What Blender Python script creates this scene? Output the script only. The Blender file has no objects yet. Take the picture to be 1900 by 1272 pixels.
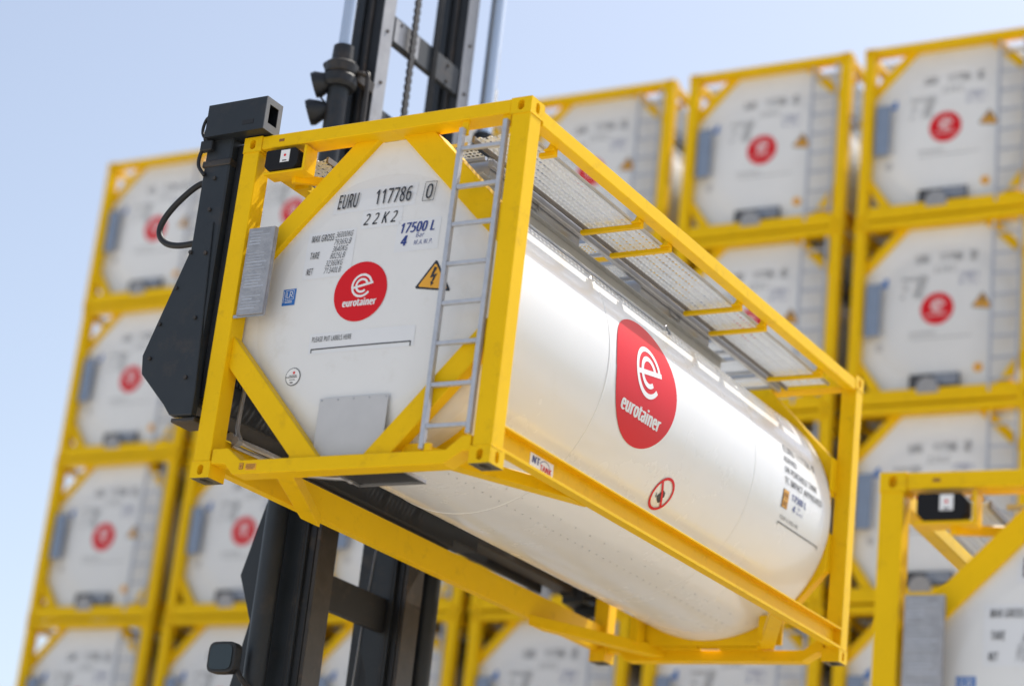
import bpy, bmesh, math, random
from mathutils import Vector, Matrix
random.seed(7)
R_ = math.radians
S = bpy.context.scene
COL = S.collection

# ------------------------------------------------------------------ camera
cam = bpy.data.cameras.new('camera')
cam.sensor_width = 36.0
cam.lens = 4042.84 / 1900 * 36
cam.clip_end = 3000
cam_o = bpy.data.objects.new('camera', cam)
COL.objects.link(cam_o)
RW = ((0.860349, 0.499203, 0.102937), (-0.082493, 0.335665, -0.938362), (-0.502985, 0.798828, 0.329970))
CAM = (8.403987, -11.293557, 1.437626)
m3 = Matrix((RW[0], [-v for v in RW[1]], [-v for v in RW[2]])).transposed()
cam_o.matrix_world = Matrix.Translation(CAM) @ m3.to_4x4()
cam.dof.use_dof = True
cam.dof.focus_distance = 16.0
cam.dof.aperture_fstop = 0.54
S.camera = cam_o

# ------------------------------------------------------------------ sky and sun
SUN = Vector((0.150, 0.42, 0.68)).normalized()
elev = math.asin(SUN.z)
azim = math.atan2(SUN.x, SUN.y)
wd = bpy.data.worlds.new('World')
S.world = wd
wd.use_nodes = True
nt = wd.node_tree
sky = nt.nodes.new('ShaderNodeTexSky')
sky.sky_type = 'NISHITA'
sky.sun_disc = False
sky.sun_elevation = elev
sky.sun_rotation = azim
sky.air_density = 1.0
sky.dust_density = 2.0
sky.ozone_density = 1.0
hsv = nt.nodes.new('ShaderNodeHueSaturation')
hsv.inputs['Saturation'].default_value = 0.74
nt.links.new(sky.outputs[0], hsv.inputs['Color'])
nt.links.new(hsv.outputs[0], nt.nodes['Background'].inputs[0])
nt.nodes['Background'].inputs[1].default_value = 0.14
sun = bpy.data.lights.new('sun', 'SUN')
sun.energy = 4.2
sun.angle = R_(0.53)
sun.color = (1.0, 0.95, 0.87)
sun_o = bpy.data.objects.new('sun', sun)
sun_o.rotation_euler = (-SUN).to_track_quat('-Z', 'Y').to_euler()
sun_o.location = (0, 0, 40)
COL.objects.link(sun_o)
S.view_settings.view_transform = 'Standard'
S.view_settings.look = 'None'
S.view_settings.gamma = 1.0
S.view_settings.exposure = 0.44
S.render.engine = 'CYCLES'
S.cycles.use_denoising = True
S.cycles.max_bounces = 8
S.cycles.caustics_reflective = False
S.cycles.caustics_refractive = False

# ------------------------------------------------------------------ materials
def mat(name, col, rough=0.5, metal=0.0, coat=0.0, var=0.0, scale=3.0, spec=0.5, bump=0.0, bscale=40.0, dirt=None, dscale=2.5, damt=0.5):
    m = bpy.data.materials.new(name)
    m.use_nodes = True
    t = m.node_tree
    b = t.nodes['Principled BSDF']
    b.inputs['Base Color'].default_value = (*col, 1)
    b.inputs['Roughness'].default_value = rough
    b.inputs['Metallic'].default_value = metal
    b.inputs['Coat Weight'].default_value = coat
    b.inputs['Coat Roughness'].default_value = 0.08
    b.inputs['Specular IOR Level'].default_value = spec
    tc = t.nodes.new('ShaderNodeTexCoord')
    last = None
    if var > 0 or dirt:
        n = t.nodes.new('ShaderNodeTexNoise')
        n.inputs['Scale'].default_value = scale
        n.inputs['Detail'].default_value = 6
        n.inputs['Roughness'].default_value = 0.6
        t.links.new(tc.outputs['Object'], n.inputs['Vector'])
        r = t.nodes.new('ShaderNodeValToRGB')
        r.color_ramp.elements[0].position = 0.3
        r.color_ramp.elements[1].position = 0.72
        r.color_ramp.elements[0].color = (*[c * (1 - var) for c in col], 1)
        r.color_ramp.elements[1].color = (*[min(1, c * (1 + var * 0.6)) for c in col], 1)
        t.links.new(n.outputs['Fac'], r.inputs['Fac'])
        last = r.outputs['Color']
        mr = t.nodes.new('ShaderNodeMapRange')
        mr.inputs['To Min'].default_value = max(0.02, rough * 0.8)
        mr.inputs['To Max'].default_value = min(1, rough * 1.25)
        t.links.new(n.outputs['Fac'], mr.inputs['Value'])
        t.links.new(mr.outputs['Result'], b.inputs['Roughness'])
    if dirt:
        n2 = t.nodes.new('ShaderNodeTexNoise')
        n2.inputs['Scale'].default_value = dscale
        n2.inputs['Detail'].default_value = 10
        n2.inputs['Roughness'].default_value = 0.72
        t.links.new(tc.outputs['Object'], n2.inputs['Vector'])
        r2 = t.nodes.new('ShaderNodeValToRGB')
        r2.color_ramp.elements[0].position = 0.55
        r2.color_ramp.elements[0].color = (0, 0, 0, 1)
        r2.color_ramp.elements[1].position = 0.75
        r2.color_ramp.elements[1].color = (damt, damt, damt, 1)
        t.links.new(n2.outputs['Fac'], r2.inputs['Fac'])
        mx = t.nodes.new('ShaderNodeMix')
        mx.data_type = 'RGBA'
        mx.inputs['B'].default_value = (*dirt, 1)
        t.links.new(r2.outputs['Color'], mx.inputs['Factor'])
        t.links.new(last, mx.inputs['A'])
        last = mx.outputs['Result']
    if last:
        t.links.new(last, b.inputs['Base Color'])
    if bump > 0:
        n3 = t.nodes.new('ShaderNodeTexNoise')
        n3.inputs['Scale'].default_value = bscale
        n3.inputs['Detail'].default_value = 4
        t.links.new(tc.outputs['Object'], n3.inputs['Vector'])
        bp = t.nodes.new('ShaderNodeBump')
        bp.inputs['Strength'].default_value = bump
        bp.inputs['Distance'].default_value = 0.02
        t.links.new(n3.outputs['Fac'], bp.inputs['Height'])
        t.links.new(bp.outputs['Normal'], b.inputs['Normal'])
    return m

YEL = mat('yellow_paint', (0.88, 0.545, 0.006), 0.38, var=0.05, scale=2.0, spec=0.10, dirt=(0.40, 0.20, 0.02), dscale=7, damt=0.34)
WHI = mat('white_gloss_paint', (0.80, 0.80, 0.785), 0.26, coat=0.35, var=0.02, scale=1.2, dirt=(0.62, 0.58, 0.5), dscale=2.2, damt=0.18, bump=0.03, bscale=1.3)
WHF = mat('white_end_paint', (0.79, 0.79, 0.785), 0.3, coat=0.15, var=0.03, scale=1.6, dirt=(0.58, 0.55, 0.49), dscale=4.0, damt=0.36, bump=0.03, bscale=2.0)
WHB = mat('white_end_paint_aged', (0.79, 0.79, 0.785), 0.34, var=0.04, scale=1.6, dirt=(0.58, 0.55, 0.50), dscale=2.4, damt=0.30)
_t = WHB.node_tree
_oi = _t.nodes.new('ShaderNodeObjectInfo'); _mr = _t.nodes.new('ShaderNodeMapRange'); _hs = _t.nodes.new('ShaderNodeHueSaturation')
_mr.inputs['To Min'].default_value = 0.95; _mr.inputs['To Max'].default_value = 1.06
_bs = _t.nodes['Principled BSDF']; _src = _bs.inputs['Base Color'].links[0].from_socket
_t.links.new(_oi.outputs['Random'], _mr.inputs['Value']); _t.links.new(_mr.outputs['Result'], _hs.inputs['Value'])
_t.links.new(_src, _hs.inputs['Color']); _t.links.new(_hs.outputs['Color'], _bs.inputs['Base Color'])
FILM = mat('clear_film', (0.772, 0.785, 0.808), 0.3, var=0.02)
RED = mat('red_vinyl', (0.70, 0.014, 0.022), 0.35, spec=0.18, var=0.03)
VWH = mat('white_vinyl', (0.85, 0.85, 0.85), 0.35)
BLK = mat('black_ink', (0.022, 0.026, 0.035), 0.5)
BLU = mat('blue_ink', (0.018, 0.045, 0.24), 0.45)
LRB = mat('blue_sticker', (0.02, 0.16, 0.52), 0.4)
ORA = mat('orange_sticker', (0.82, 0.40, 0.03), 0.4)
BRN = mat('brown_ink', (0.28, 0.12, 0.02), 0.5)
GRY = mat('grey_plate_paint', (0.56, 0.56, 0.57), 0.42, metal=0.05, var=0.06, scale=4)
GAL = mat('galvanised_ladder', (0.50, 0.52, 0.57), 0.42, metal=0.35, var=0.12, scale=18)
TRD = mat('aluminium_tread', (0.78, 0.82, 0.88), 0.40, metal=0.10, var=0.06, scale=12)
SST = mat('stainless_sheet', (0.46, 0.46, 0.47), 0.30, metal=0.75, var=0.08, scale=5)
FLS = mat('crown_flashing_grey', (0.36, 0.355, 0.34), 0.5, metal=0.1, var=0.08, scale=4)
CHN = mat('dark_channel', (0.20, 0.18, 0.16), 0.5, metal=0.4, var=0.15, scale=8)
CRM = mat('chrome_rod', (0.62, 0.68, 0.76), 0.22, metal=0.7)
DPL = mat('cast_data_plate', (0.40, 0.40, 0.42), 0.5, metal=0.55, var=0.2, scale=14, bump=0.25, bscale=55)
DPB = mat('sky_tinted_data_plate', (0.23, 0.29, 0.40), 0.45, metal=0.1, var=0.1, scale=6)  # grey plate with the blue of the reflected sky put into its base colour
SOLE = mat('scuffed_casting_sole', (0.10, 0.09, 0.06), 0.6, var=0.3, scale=20, dirt=(0.55, 0.30, 0.02), dscale=14, damt=0.9)
MBK = mat('matte_black_plastic', (0.012, 0.012, 0.014), 0.6, spec=0.2)
EPL = mat('housing_end_grey', (0.11, 0.115, 0.125), 0.5, var=0.2, scale=8)
DRK = mat('slate_machine_paint', (0.0155, 0.0200, 0.0255), 0.48, var=0.25, scale=4, dirt=(0.09, 0.06, 0.04), dscale=2.5, damt=0.4, bump=0.06, bscale=12)
DR2 = mat('black_machine_steel', (0.013, 0.0145, 0.0175), 0.5, var=0.3, scale=5, dirt=(0.09, 0.065, 0.045), dscale=3.2, damt=0.6)
WEAR = mat('worn_roller_steel', (0.34, 0.34, 0.35), 0.40, metal=0.45, var=0.14, scale=6, dirt=(0.18, 0.16, 0.14), dscale=7, damt=0.5)
GRS = mat('greasy_steel', (0.050, 0.042, 0.036), 0.42, metal=0.2, var=0.4, scale=6, dirt=(0.17, 0.11, 0.07), dscale=5, damt=0.6)
RUB = mat('black_rubber', (0.014, 0.014, 0.016), 0.55, var=0.1)
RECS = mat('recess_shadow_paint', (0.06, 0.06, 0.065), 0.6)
VALV = mat('valve_grey_steel', (0.30, 0.31, 0.34), 0.4, metal=0.5, var=0.15, scale=9)
CEM = mat('yard_concrete', (0.51, 0.475, 0.42), 0.85, var=0.12, scale=0.25, dirt=(0.30, 0.27, 0.23), dscale=0.08, damt=0.5)
CABY = mat('truck_paint', (0.70, 0.38, 0.02), 0.4, var=0.05)
GLS = mat('cab_glass', (0.02, 0.03, 0.035), 0.05)

# ------------------------------------------------------------------ mesh helpers
class MB:
    def __init__(s):
        s.v = []; s.f = []
    def add(s, vs, fs):
        o = len(s.v)
        s.v += [tuple(p) for p in vs]
        s.f += [tuple(i + o for i in f) for f in fs]
        return s
    def box(s, x0, x1, y0, y1, z0, z1):
        return s.add([(x0, y0, z0), (x1, y0, z0), (x1, y1, z0), (x0, y1, z0), (x0, y0, z1), (x1, y0, z1), (x1, y1, z1), (x0, y1, z1)],
                     [(0, 3, 2, 1), (4, 5, 6, 7), (0, 1, 5, 4), (1, 2, 6, 5), (2, 3, 7, 6), (3, 0, 4, 7)])
    def prism(s, poly, axis, a, b):
        n = len(poly)
        def P(p, t):
            if axis == 'y': return (p[0], t, p[1])
            if axis == 'x': return (t, p[0], p[1])
            return (p[0], p[1], t)
        return s.add([P(p, a) for p in poly] + [P(p, b) for p in poly],
                     [tuple(range(n))[::-1], tuple(range(n, 2 * n))] + [(i, (i + 1) % n, n + (i + 1) % n, n + i) for i in range(n)])
    def bar(s, p, q, w, h, up=(0, 0, 1)):
        p = Vector(p); q = Vector(q); d = (q - p).normalized()
        u = d.cross(Vector(up))
        if u.length < 1e-6: u = Vector((1, 0, 0))
        u.normalize(); n = u.cross(d).normalized()
        vs = []
        for c in (p, q):
            for a, b in ((-1, -1), (1, -1), (1, 1), (-1, 1)):
                vs.append(c + u * (a * w / 2) + n * (b * h / 2))
        return s.add(vs, [(3, 2, 1, 0), (4, 5, 6, 7)] + [(i, (i + 1) % 4, 4 + (i + 1) % 4, 4 + i) for i in range(4)])
    def tube(s, pts, r, n=10, caps=True, spline=False):
        pts = [Vector(p) for p in pts]
        if spline:
            P = [pts[0]] + pts + [pts[-1]]; out = []
            for i in range(1, len(P) - 2):
                a, b, c, d = P[i - 1], P[i], P[i + 1], P[i + 2]
                for k in range(6):
                    t = k / 6
                    out.append(0.5 * ((2 * b) + (c - a) * t + (2 * a - 5 * b + 4 * c - d) * t * t + (3 * b - a - 3 * c + d) * t ** 3))
            pts = out + [pts[-1]]
        rs = r if isinstance(r, (list, tuple)) else [r] * len(pts)
        vs = []; prev = None
        for i, p in enumerate(pts):
            d = (pts[min(i + 1, len(pts) - 1)] - pts[max(i - 1, 0)]).normalized()
            if prev is None:
                a = Vector((0, 0, 1)) if abs(d.z) < 0.9 else Vector((1, 0, 0))
                u = d.cross(a).normalized()
            else:
                u = (prev - d * prev.dot(d)).normalized()
            prev = u
            w = d.cross(u)
            for k in range(n):
                t = 2 * math.pi * k / n
                vs.append(p + (u * math.cos(t) + w * math.sin(t)) * rs[i])
        fs = []
        for i in range(len(pts) - 1):
            for k in range(n):
                fs.append((i * n + k, i * n + (k + 1) % n, (i + 1) * n + (k + 1) % n, (i + 1) * n + k))
        if caps:
            fs.append(tuple(range(n))[::-1]); fs.append(tuple((len(pts) - 1) * n + k for k in range(n)))
        return s.add(vs, fs)
    def build(s, name, m, parent=None, bevel=0.0, smooth=False, seg=1, kind=None, label=None):
        me = bpy.data.meshes.new(name)
        me.from_pydata(s.v, [], s.f)
        bm = bmesh.new(); bm.from_mesh(me)
        bmesh.ops.recalc_face_normals(bm, faces=bm.faces)
        if bevel > 0:
            es = [e for e in bm.edges if len(e.link_faces) == 2 and e.calc_face_angle(0) > 0.5]
            bmesh.ops.bevel(bm, geom=es, offset=bevel, segments=seg, profile=0.6, affect='EDGES', clamp_overlap=True)
        bm.to_mesh(me); bm.free()
        if smooth:
            for p in me.polygons: p.use_smooth = True
            if smooth == 'auto':
                try: me.set_sharp_from_angle(angle=R_(35))
                except Exception: pass
        me.materials.append(m)
        o = bpy.data.objects.new(name, me)
        COL.objects.link(o)
        if parent: o.parent = parent
        if kind: o['kind'] = kind
        if label: o['label'] = label
        return o

def empty(name, label, cat, group=None):
    o = bpy.data.objects.new(name, None)
    o.empty_display_size = 0.3
    COL.objects.link(o)
    o['label'] = label; o['category'] = cat
    if group: o['group'] = group
    return o

KIDS = {}
def kids(o):
    return KIDS.get(o.name) or list(o.children)
def copy_tree(o, parent=None, keep=None):
    c = o.copy(); COL.objects.link(c)
    c.parent = parent
    for ch in o.children:
        if keep is None or keep(ch):
            copy_tree(ch, c, keep)
    return c

# ------------------------------------------------------------------ lettering
import os
FONT = None
try:
    FONT = bpy.data.fonts.load(os.path.join(bpy.utils.system_resource('DATAFILES'), 'fonts', 'NotoSansHebrew-Regular.woff2'))
except Exception:
    FONT = None
def text2d(body, bold=0.0):
    cu = bpy.data.curves.new('lettering', 'FONT')
    if FONT: cu.font = FONT
    cu.body = body; cu.resolution_u = 3; cu.offset = bold; cu.space_character = 1.10
    ob = bpy.data.objects.new('lettering', cu)
    COL.objects.link(ob)
    bpy.context.view_layer.update()
    me = bpy.data.meshes.new_from_object(ob.evaluated_get(bpy.context.evaluated_depsgraph_get()))
    vs = [(v.co.x, v.co.y) for v in me.vertices]
    fs = [tuple(p.vertices) for p in me.polygons]
    bpy.data.objects.remove(ob); bpy.data.curves.remove(cu); bpy.data.meshes.remove(me)
    return vs, fs
CAPH = max(v[1] for v in text2d('H')[0])
TC = {}
BOLD = 1.0
def txt(body, x0, z0, h, width=None, shear=0.0, bold=0.0):
    bold = bold * BOLD
    if bold > 0:
        d = bold * h * 1.6
        a = txt(body, x0 + d, z0, h, None if width is None else width - 2 * d, shear)
        out = []
        for i, k in enumerate((-1, 0, 1)):
            out.append(([(v[0] + k * d, v[1] + (abs(k) - .5) * d * .4, i * .0006) for v in a[0]], a[1]))
        return merge2(*out)
    key = body
    if key not in TC: TC[key] = text2d(body)
    vs, fs = TC[key]
    k = h / CAPH
    xa = min(v[0] for v in vs); xb = max(v[0] for v in vs)
    kx = k if width is None else width / (xb - xa)
    return [(x0 + (v[0] - xa) * kx + v[1] * k * shear, z0 + v[1] * k) for v in vs], fs
def merge2(*items):
    V = []; F = []
    for vs, fs in items:
        o = len(V); V += list(vs); F += [tuple(i + o for i in f) for f in fs]
    return V, F
def rect2(x0, x1, z0, z1, n=1):
    vs = []; fs = []
    for i in range(n + 1):
        x = x0 + (x1 - x0) * i / n
        vs += [(x, z0), (x, z1)]
    for i in range(n): fs.append((2 * i, 2 * i + 2, 2 * i + 3, 2 * i + 1))
    return vs, fs
def grid2(x0, x1, z0, z1, nx, nz):
    vs = [(x0 + (x1 - x0) * i / nx, z0 + (z1 - z0) * j / nz) for j in range(nz + 1) for i in range(nx + 1)]
    fs = [(j * (nx + 1) + i, j * (nx + 1) + i + 1, (j + 1) * (nx + 1) + i + 1, (j + 1) * (nx + 1) + i) for j in range(nz) for i in range(nx)]
    return vs, fs
def arc2(cx, cz, r, w, a0, a1, n=28):
    vs = []; fs = []
    for i in range(n + 1):
        a = R_(a0 + (a1 - a0) * i / n)
        vs += [(cx + (r - w / 2) * math.cos(a), cz + (r - w / 2) * math.sin(a)), (cx + (r + w / 2) * math.cos(a), cz + (r + w / 2) * math.sin(a))]
    for i in range(n): fs.append((2 * i, 2 * i + 2, 2 * i + 3, 2 * i + 1))
    return vs, fs
def disc2(cx, cz, r, rings=6, n=48):
    vs = [(cx, cz)]; fs = []
    for k in range(1, rings + 1):
        for i in range(n):
            a = 2 * math.pi * i / n
            vs.append((cx + r * k / rings * math.cos(a), cz + r * k / rings * math.sin(a)))
    for i in range(n): fs.append((0, 1 + i, 1 + (i + 1) % n))
    for k in range(rings - 1):
        for i in range(n):
            a = 1 + k * n + i; b = 1 + k * n + (i + 1) % n
            fs.append((a, b, b + n, a + n))
    return vs, fs
def line2(p, q, w, n=6):
    dx = q[0] - p[0]; dz = q[1] - p[1]; L = math.hypot(dx, dz)
    nx = -dz / L * w / 2; nz = dx / L * w / 2
    vs = []; fs = []
    for i in range(n + 1):
        t = i / n; x = p[0] + dx * t; z = p[1] + dz * t
        vs += [(x - nx, z - nz), (x + nx, z + nz)]
    for i in range(n): fs.append((2 * i, 2 * i + 2, 2 * i + 3, 2 * i + 1))
    return vs, fs
def poly2(pts):
    return list(pts), [tuple(range(len(pts)))]
def mark_e(cx, cz, r):
    w = r * 0.19
    t = 11
    ca, sa = math.cos(R_(t)), math.sin(R_(t))
    bar = line2((cx - r * 0.92 * ca, cz - r * 0.92 * sa), (cx + r * ca + w * .45, cz + r * sa), w, 8)
    bar2 = line2((cx - r * 0.5, cz - r * 0.5 * sa), (cx + r * 0.9, cz + r * 0.9 * sa + w * .1), w, 4)
    return merge2(arc2(cx, cz, r * 0.91, w, t, 322, 40), arc2(cx, cz, r * 0.53, w, t, 312, 32), bar)

# ------------------------------------------------------------------ tank container geometry
L = 6.058; W2 = 1.219; H = 2.591
ZC = 1.255; RT = 1.10
def head_y(rho):
    if rho < 0.80: return 0.130 + 0.016 * (rho / 0.8) ** 2
    if rho < 1.0: return 0.146 + (rho - 0.8) / 0.2 * 0.030
    t = min(1.0, (rho - 1.0) / (RT - 1.0))
    return 0.176 + 0.134 * (1 - math.sqrt(max(0, 1 - t * t))) if t < 1 else 0.31
def on_head(vs2, off=0.003):
    return [(p[0], head_y(math.hypot(p[0], p[1] - ZC)) - off - (p[2] if len(p) > 2 else 0), p[1]) for p in vs2]
def on_shell(vs2, off=0.004):
    out = []
    for p in vs2:
        r = RT + off + (p[2] if len(p) > 2 else 0)
        out.append((r * math.cos(p[1] / RT), p[0], ZC + r * math.sin(p[1] / RT)))
    return out
def decal(name, shape, where, m, parent, off=0.0045, label=None):
    vs2, fs = shape
    b = MB(); b.add(where(vs2, off), fs)
    return b.build(name, m, parent, label=label)

def shell_piece(y0, y1, r, n=96, ny=6):
    b = MB()
    vs = []; fs = []
    for j in range(ny + 1):
        y = y0 + (y1 - y0) * j / ny
        for i in range(n):
            a = 2 * math.pi * i / n
            vs.append((r * math.cos(a), y, ZC + r * math.sin(a)))
    for j in range(ny):
        for i in range(n):
            fs.append((j * n + i, j * n + (i + 1) % n, (j + 1) * n + (i + 1) % n, (j + 1) * n + i))
    return b.add(vs, fs)
def head_piece(front=True, n=96):
    prof = [0.0, 0.2, 0.4, 0.6, 0.74, 0.79, 0.80, 0.81, 0.86, 0.92, 0.97, 1.0]
    prof += [1.0 + (RT - 1.0) * math.sin(R_(t)) for t in (12, 24, 36, 48, 60, 70, 78, 84, 88)] + [RT]
    vs = []; fs = []
    b = MB()
    ys = []
    for k, rho in enumerate(prof):
        y = head_y(rho)
        y = y if front else L - y
        for i in range(n):
            a = 2 * math.pi * i / n
            rr = max(rho, 0.001)
            vs.append((rr * math.cos(a), y, ZC + rr * math.sin(a)))
    for j in range(len(prof) - 1):
        for i in range(n):
            fs.append((j * n + i, j * n + (i + 1) % n, (j + 1) * n + (i + 1) % n, (j + 1) * n + i))
    return b.add(vs, fs)

def holed_face(b, o, u, v, w, h, hw, hh, n, depth):
    """rectangular face with a stadium hole sunk along -n"""
    o, u, v, n = Vector(o), Vector(u), Vector(v), Vector(n)
    c = o + u * (w / 2) + v * (h / 2)
    ang = sorted([math.atan2(sv * h, su * w) for su in (-1, 1) for sv in (-1, 1)] + [2 * math.pi * k / 16 - math.pi + 0.05 for k in range(16)])
    outer = []; hole = []; deep = []
    r = min(hw, hh) / 2
    for a in ang:
        ca, sa = math.cos(a), math.sin(a)
        k = min(w / 2 / max(1e-6, abs(ca)), h / 2 / max(1e-6, abs(sa)))
        outer.append(c + u * (ca * k) + v * (sa * k))
        ex = max(0, hw / 2 - r); ey = max(0, hh / 2 - r)
        px = ca * r + (ex if ca > 0 else -ex); py = sa * r + (ey if sa > 0 else -ey)
        hole.append(c + u * px + v * py)
        deep.append(c + u * px * 0.92 + v * py * 0.92 - n * depth)
    m = len(ang)
    fs = []
    for i in range(m):
        j = (i + 1) % m
        fs.append((i, j, m + j, m + i)); fs.append((m + i, m + j, 2 * m + j, 2 * m + i))
    fs.append(tuple(2 * m + i for i in range(m)))
    b.add(outer + hole + deep, fs)
def casting(sx, front, top):
    w, d, h = 0.162, 0.178, 0.118
    x0 = W2 - w if sx > 0 else -W2
    y0 = 0 if front else L - d
    z0 = H - h if top else 0
    b = MB()
    ny = -1 if front else 1
    yo, yi = (y0, y0 + d) if front else (y0 + d, y0)
    xo, xi = (x0 + w, x0) if sx > 0 else (x0, x0 + w)
    zo, zi = (z0 + h, z0) if top else (z0, z0 + h)
    holed_face(b, (x0, yo, z0), (1, 0, 0), (0, 0, 1), w, h, 0.052, 0.075, (0, ny, 0), 0.05)
    holed_face(b, (xo, y0, z0), (0, 1, 0), (0, 0, 1), d, h, 0.05, 0.08, (sx, 0, 0), 0.05)
    sole = b if top else MB()
    holed_face(sole, (x0, y0, zo), (1, 0, 0), (0, 1, 0), w, d, 0.065, 0.12, (0, 0, 1 if top else -1), 0.04)
    b.add([(x0, yi, z0), (x0 + w, yi, z0), (x0 + w, yi, z0 + h), (x0, yi, z0 + h)], [(0, 1, 2, 3)])
    b.add([(xi, y0, z0), (xi, y0 + d, z0), (xi, y0 + d, z0 + h), (xi, y0, z0 + h)], [(0, 1, 2, 3)])
    b.add([(x0, y0, zi), (x0 + w, y0, zi), (x0 + w, y0 + d, zi), (x0, y0 + d, zi)], [(0, 1, 2, 3)])
    return b, (None if top else sole)

def perforated(x0, x1, y0, y1, z, px, py, fx=0.62, fy=0.6, th=0.004, along='y'):
    """tread plate with staggered hexagonal openings and raised rims"""
    nx = max(1, round((x1 - x0) / px)); ny = max(1, round((y1 - y0) / py))
    px = (x1 - x0) / nx; py = (y1 - y0) / ny
    b = MB()
    for i in range(nx):
        st = 0.0
        for j in range(ny):
            if along == 'y':
                cx = x0 + (i + .5) * px; cy = y0 + (j + .5) * py
                off = (0.18 if i % 2 else -0.18) * py
            else:
                cx = x0 + (i + .5) * px; cy = y0 + (j + .5) * py; off = 0
            ax, bx = cx - px / 2, cx + px / 2
            ay, by = cy - py / 2, cy + py / 2
            hx, hy = px * fx / 2, py * fy / 2
            cyo = cy + off
            ou = [(ax, ay), (cx, ay), (bx, ay), (bx, cy), (bx, by), (cx, by), (ax, by), (ax, cy)]
            ho = [(cx - hx * .6, cyo - hy * .8), (cx, cyo - hy), (cx + hx * .6, cyo - hy * .8), (cx + hx, cyo), (cx + hx * .6, cyo + hy * .8), (cx, cyo + hy), (cx - hx * .6, cyo + hy * .8), (cx - hx, cyo)]
            vs = [(p[0], p[1], z) for p in ou] + [(p[0], p[1], z + th) for p in ho]
            b.add(vs, [(k, (k + 1) % 8, 8 + (k + 1) % 8, 8 + k) for k in range(8)])
    return b

def end_frame(root, front, variant):
    fy = (lambda y: y) if front else (lambda y: L - y)
    def yy(a, b):
        p, q = fy(a), fy(b); return min(p, q), max(p, q)
    for sx in (-1, 1):
        for top in (True, False):
            cb, sole = casting(sx, front, top)
            co = cb.build('corner_casting', YEL, root)
            if sole: sole.build('casting_sole', SOLE, co)
        a, b = yy(0.003, 0.152)
        x0, x1 = (1.072, W2 - .003) if sx > 0 else (-W2 + .003, -1.072)
        MB().box(x0, x1, a, b, 0.118, H - 0.118).build('corner_post', YEL, root, 0.008, seg=2)
    a, b = yy(0.004, 0.178)
    MB().box(-1.057, 1.057, a, b, 2.486, 2.587).build('top_beam', YEL, root, 0.006)
    a, b = yy(0.003, 0.15)
    o = [(-1.057, .205), (-.925, .205), (-.80, .112), (.87, .105), (.985, .192), (1.057, .198), (1.057, .092), (1.00, .09), (.86, .008), (-.855, .012), (-.935, .092), (-1.057, .098)]
    if front and variant == 'B': o = [(-1.057, .215), (1.057, .215), (1.057, .03), (-1.057, .03)]
    MB().prism(o, 'y', a, b).build('bottom_beam', YEL, root, 0.005)
    for sx in (-1, 1):
        a, b = yy(0.122, 0.29)
        po = [(.295, 2.492), (.09, 2.492), (1.075, 1.507), (1.075, 1.712)]
        if front and variant == 'A' and sx > 0: po = [(.375, 2.492), (.10, 2.492), (1.075, 1.517), (1.075, 1.790)]
        if front and variant == 'B': po = [(.66, 2.492), (.50, 2.492), (1.075, 1.89), (1.075, 2.06)]
        if not front:
            po = [(.40, 2.492), (.05, 2.492), (1.075, 1.45), (1.075, 1.79)]; a, b = yy(0.155, 0.26)
        MB().prism([(sx * p[0], p[1]) for p in po], 'y', a, b).build('diagonal_brace', YEL, root, 0.005)
        a, b = yy(0.05, 0.145)
        po = [(.39, .10), (.165, .10), (1.075, 1.06), (1.075, .825)]
        if front and variant == 'B': po = [(.87, .15), (.70, .15), (1.075, .68), (1.075, .50)]
        if not front: po = [(.47, .10), (.09, .10), (1.075, 1.13), (1.075, .79)]; a, b = yy(0.145, 0.25)
        MB().prism([(sx * p[0], p[1]) for p in po], 'y', a, b).build('diagonal_brace', YEL, root, 0.005)
        # gusset plates tying the set-back braces to the post and beam
        a, b = yy(0.149, 0.292)
        x0, x1 = (1.073, 1.083) if sx > 0 else (-1.083, -1.073)
        MB().box(x0, x1, a, b, 1.5, 1.80).build('post_gusset', YEL, root)
        # under-floor gusset beam from crossbeam to side rail
        gp = [(sx * .44, fy(.12)), (sx * .585, fy(.12)), (sx * 1.131, fy(1.20)), (sx * 1.131, fy(1.45))]
        MB().prism(gp, 'z', *((.112, .20) if sx > 0 else (.04, .135))).build('floor_gusset', YEL, root, 0.004)
        # weld beads where the post meets its castings
        xo = sx * (W2 - .004)
        for zz in (.1185, H - .1185):
            MB().tube([(sx * 1.06, fy(.0015), zz), (sx * W2, fy(.0015), zz), (sx * (W2 - .0015), fy(.004), zz), (sx * (W2 - .0015), fy(.15), zz)], .0042, 6).build('weld_bead', YEL, root, smooth=True)

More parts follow.
